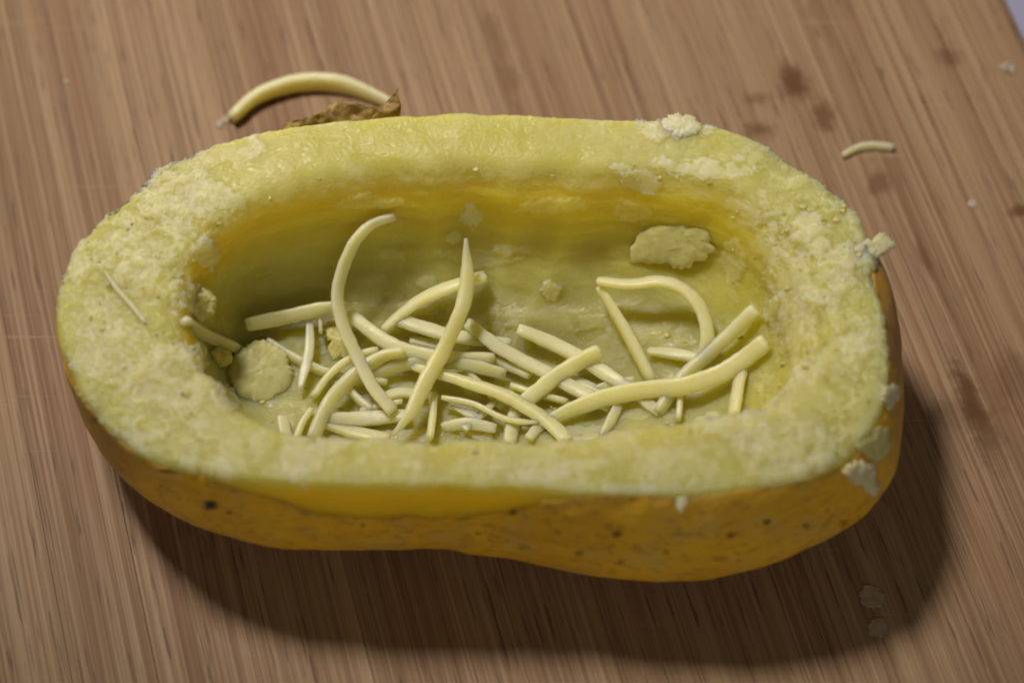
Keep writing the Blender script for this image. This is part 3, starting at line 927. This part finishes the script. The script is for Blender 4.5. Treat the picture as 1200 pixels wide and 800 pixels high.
flake('potato_flake', [(990,300),(1004,288),(1022,282),(1034,274),(1050,288),(1034,298),(1014,300)], 'pale potato flake jutting over the right edge of the skin', .06, lift=.06, group=FG, mat=M_WHITE, tilt=.4)
flake('potato_flake', [(1006,520),(1022,510),(1034,498),(1041,512),(1038,532),(1028,540),(1016,534)], 'potato flake stuck on the skin at right, middle of three', .035, lift=.0, group=FG, mat=M_FLAKE, bv='skin')
flake('potato_lump', [(992,556),(1000,545),(1014,543),(1026,550),(1024,560),(1031,570),(1022,581),(1012,574),(1010,566),(998,566)], 'knobbly potato crumb stuck low on the skin at right', .09, lift=.02, group=FG, mat=M_WHITE, bv='skin')
flake('potato_flake', [(1040,472),(1046,450),(1054,452),(1056,462),(1048,470),(1044,480)], 'small potato flake on the right edge of the skin, topmost of three', .035, lift=.0, group=FG, mat=M_WHITE, bv='skin')
flake('potato_flake', [(788,572),(796,568),(803,578),(804,594),(798,600),(792,588)], 'whitish potato shred hanging over the near skin edge', .04, lift=.02, group=FG, mat=M_WHITE, bv='skin')
BG_ = 'dried bits on the board'
flake('potato_smear', [(1006,694),(1018,686),(1030,690),(1038,700),(1028,712),(1014,710)], 'dull potato smear on the shaded board at lower right', .006, board=True, rag=.25, group=BG_, mat=M_DULL)
flake('potato_smear', [(1020,728),(1030,722),(1040,732),(1034,744),(1022,746)], 'fainter potato smear just below the dull one', .005, board=True, rag=.25, group=BG_, mat=M_DULL)
flake('potato_crumb', [(1170,78),(1180,74),(1190,78),(1192,84),(1180,86)], 'white crumb near the right edge of the board', .07, board=True, group=BG_, mat=M_DULL)
flake('potato_crumb', [(252,148),(258,141),(266,135),(269,138),(262,145),(256,151)], 'thin pale crumb by the end of the curved cheese strand', .03, board=True, group=BG_, mat=M_DULL)
flake('potato_crumb', [(74,94),(79,93),(82,97),(77,98)], 'tiny pale speck on the board at upper left', .02, board=True, group=BG_, mat=M_DULL)
flake('potato_crumb', [(1134,236),(1142,234),(1146,240),(1138,243)], 'tiny pale speck on the board at right', .02, board=True, group=BG_, mat=M_DULL)

# ------------------------------------------------------------------ lifted scrap of skin on the far edge
def flap():
    bot = [(333,152),(350,151),(372,149),(395,146),(418,144),(440,143),(456,141),(469,139)]
    top = [(336,146),(352,139),(376,129),(396,112),(420,116),(443,122),(456,110),(467,97)]
    n, m = 72, 24
    bi = spline([at(x, y + 6, 3.05) for x, y in bot], 10)
    ti = spline([at(x, y, 3.05 + (152 - y) * 0.006) + np.array([0, -0.10, 0]) for x, y in top], 10)
    n = len(bi)
    V = []
    for i_ in range(n):
        for j in range(m):
            t = j / (m - 1)
            p = bi[i_] * (1 - t) + ti[i_] * t
            p = p + np.array([0, 0.10, 0.10]) * math.sin(t * math.pi)
            V.append(p)
    V = np.array(V)
    Tn = np.array([0, -0.5, 0.85])
    V += Tn * (fbm(V * 2.2, 4, 400) * 0.20 + fbm(V * 6, 3, 410) * 0.08)[:, None]
    V[:, 0] += fbm(V * 5, 4, 420) * 0.06
    V[m - 1::m] += fbm(V[m - 1::m] * 7, 4, 430)[:, None] * np.array([0.05, 0.05, 0.05])
    F = [(i_ * m + j, (i_ + 1) * m + j, (i_ + 1) * m + j + 1, i_ * m + j + 1) for i_ in range(n - 1) for j in range(m - 1)]
    # give it thickness
    k = len(V)
    V2 = np.concatenate([V, V - Tn * 0.03])
    F2 = F + [tuple(k + q for q in reversed(f)) for f in F]
    ring = [j for j in range(m)] + [i_ * m + m - 1 for i_ in range(1, n)] + [(n - 1) * m + j for j in range(m - 2, -1, -1)] + [i_ * m for i_ in range(n - 2, 0, -1)]
    for a, b in zip(ring, ring[1:] + ring[:1]): F2.append((b, a, a + k, b + k))
    o = mesh_obj('skin_flap', V2, F2, M_FLAP, potato, V.mean(0))
    o['label'] = 'crinkled brown scrap of skin lifting off the far edge'
flap()

# ------------------------------------------------------------------ fine crumbs clinging to the flesh
def crumbs():
    V, F = [], []
    ico = bmesh.new(); bmesh.ops.create_icosphere(ico, subdivisions=2, radius=1.0)
    iv = np.array([v.co[:] for v in ico.verts]); ifc = [tuple(v.index for v in f.verts) for f in ico.faces]; ico.free()
    spots = []
    def scatter(n, x0, x1, y0, y1, s0, s1):
        for _ in range(n):
            spots.append((rng.uniform(x0, x1), rng.uniform(y0, y1), rng.uniform(s0, s1)))
    for p, q in zip(LIP, LIP[1:] + LIP[:1]):
        for _ in range(1):
            t = rng.uniform(); spots.append((p[0] + (q[0] - p[0]) * t + rng.normal(0, 8), p[1] + (q[1] - p[1]) * t + rng.normal(0, 6), rng.uniform(.015, .045)))
    scatter(60, 90, 230, 230, 470, .012, .035)
    scatter(60, 850, 1020, 230, 520, .012, .04)
    scatter(60, 220, 860, 380, 480, .012, .035)
    base = 0
    for x, y, s_ in spots:
        loc, nrm, dist, d_ = hit(x, y)
        if loc is None: continue
        sd = rng.uniform(0, 99)
        v = iv * (1 + 0.9 * fbm(iv * 1.5 + sd, 3, 500)[:, None]) * s_ * rng.uniform(0.4, 1.5, 3)
        F += [tuple(i_ + base for i_ in f) for f in ifc]
        V.append(v + np.array(loc) + np.array(nrm) * s_ * 0.2); base += len(iv)
    o = mesh_obj('crumbs', np.concatenate(V), F, M_FINE, potato, POT_O)
    o['kind'] = 'stuff'
crumbs()
for o in scene.objects:
    if '_o' in o: del o['_o']
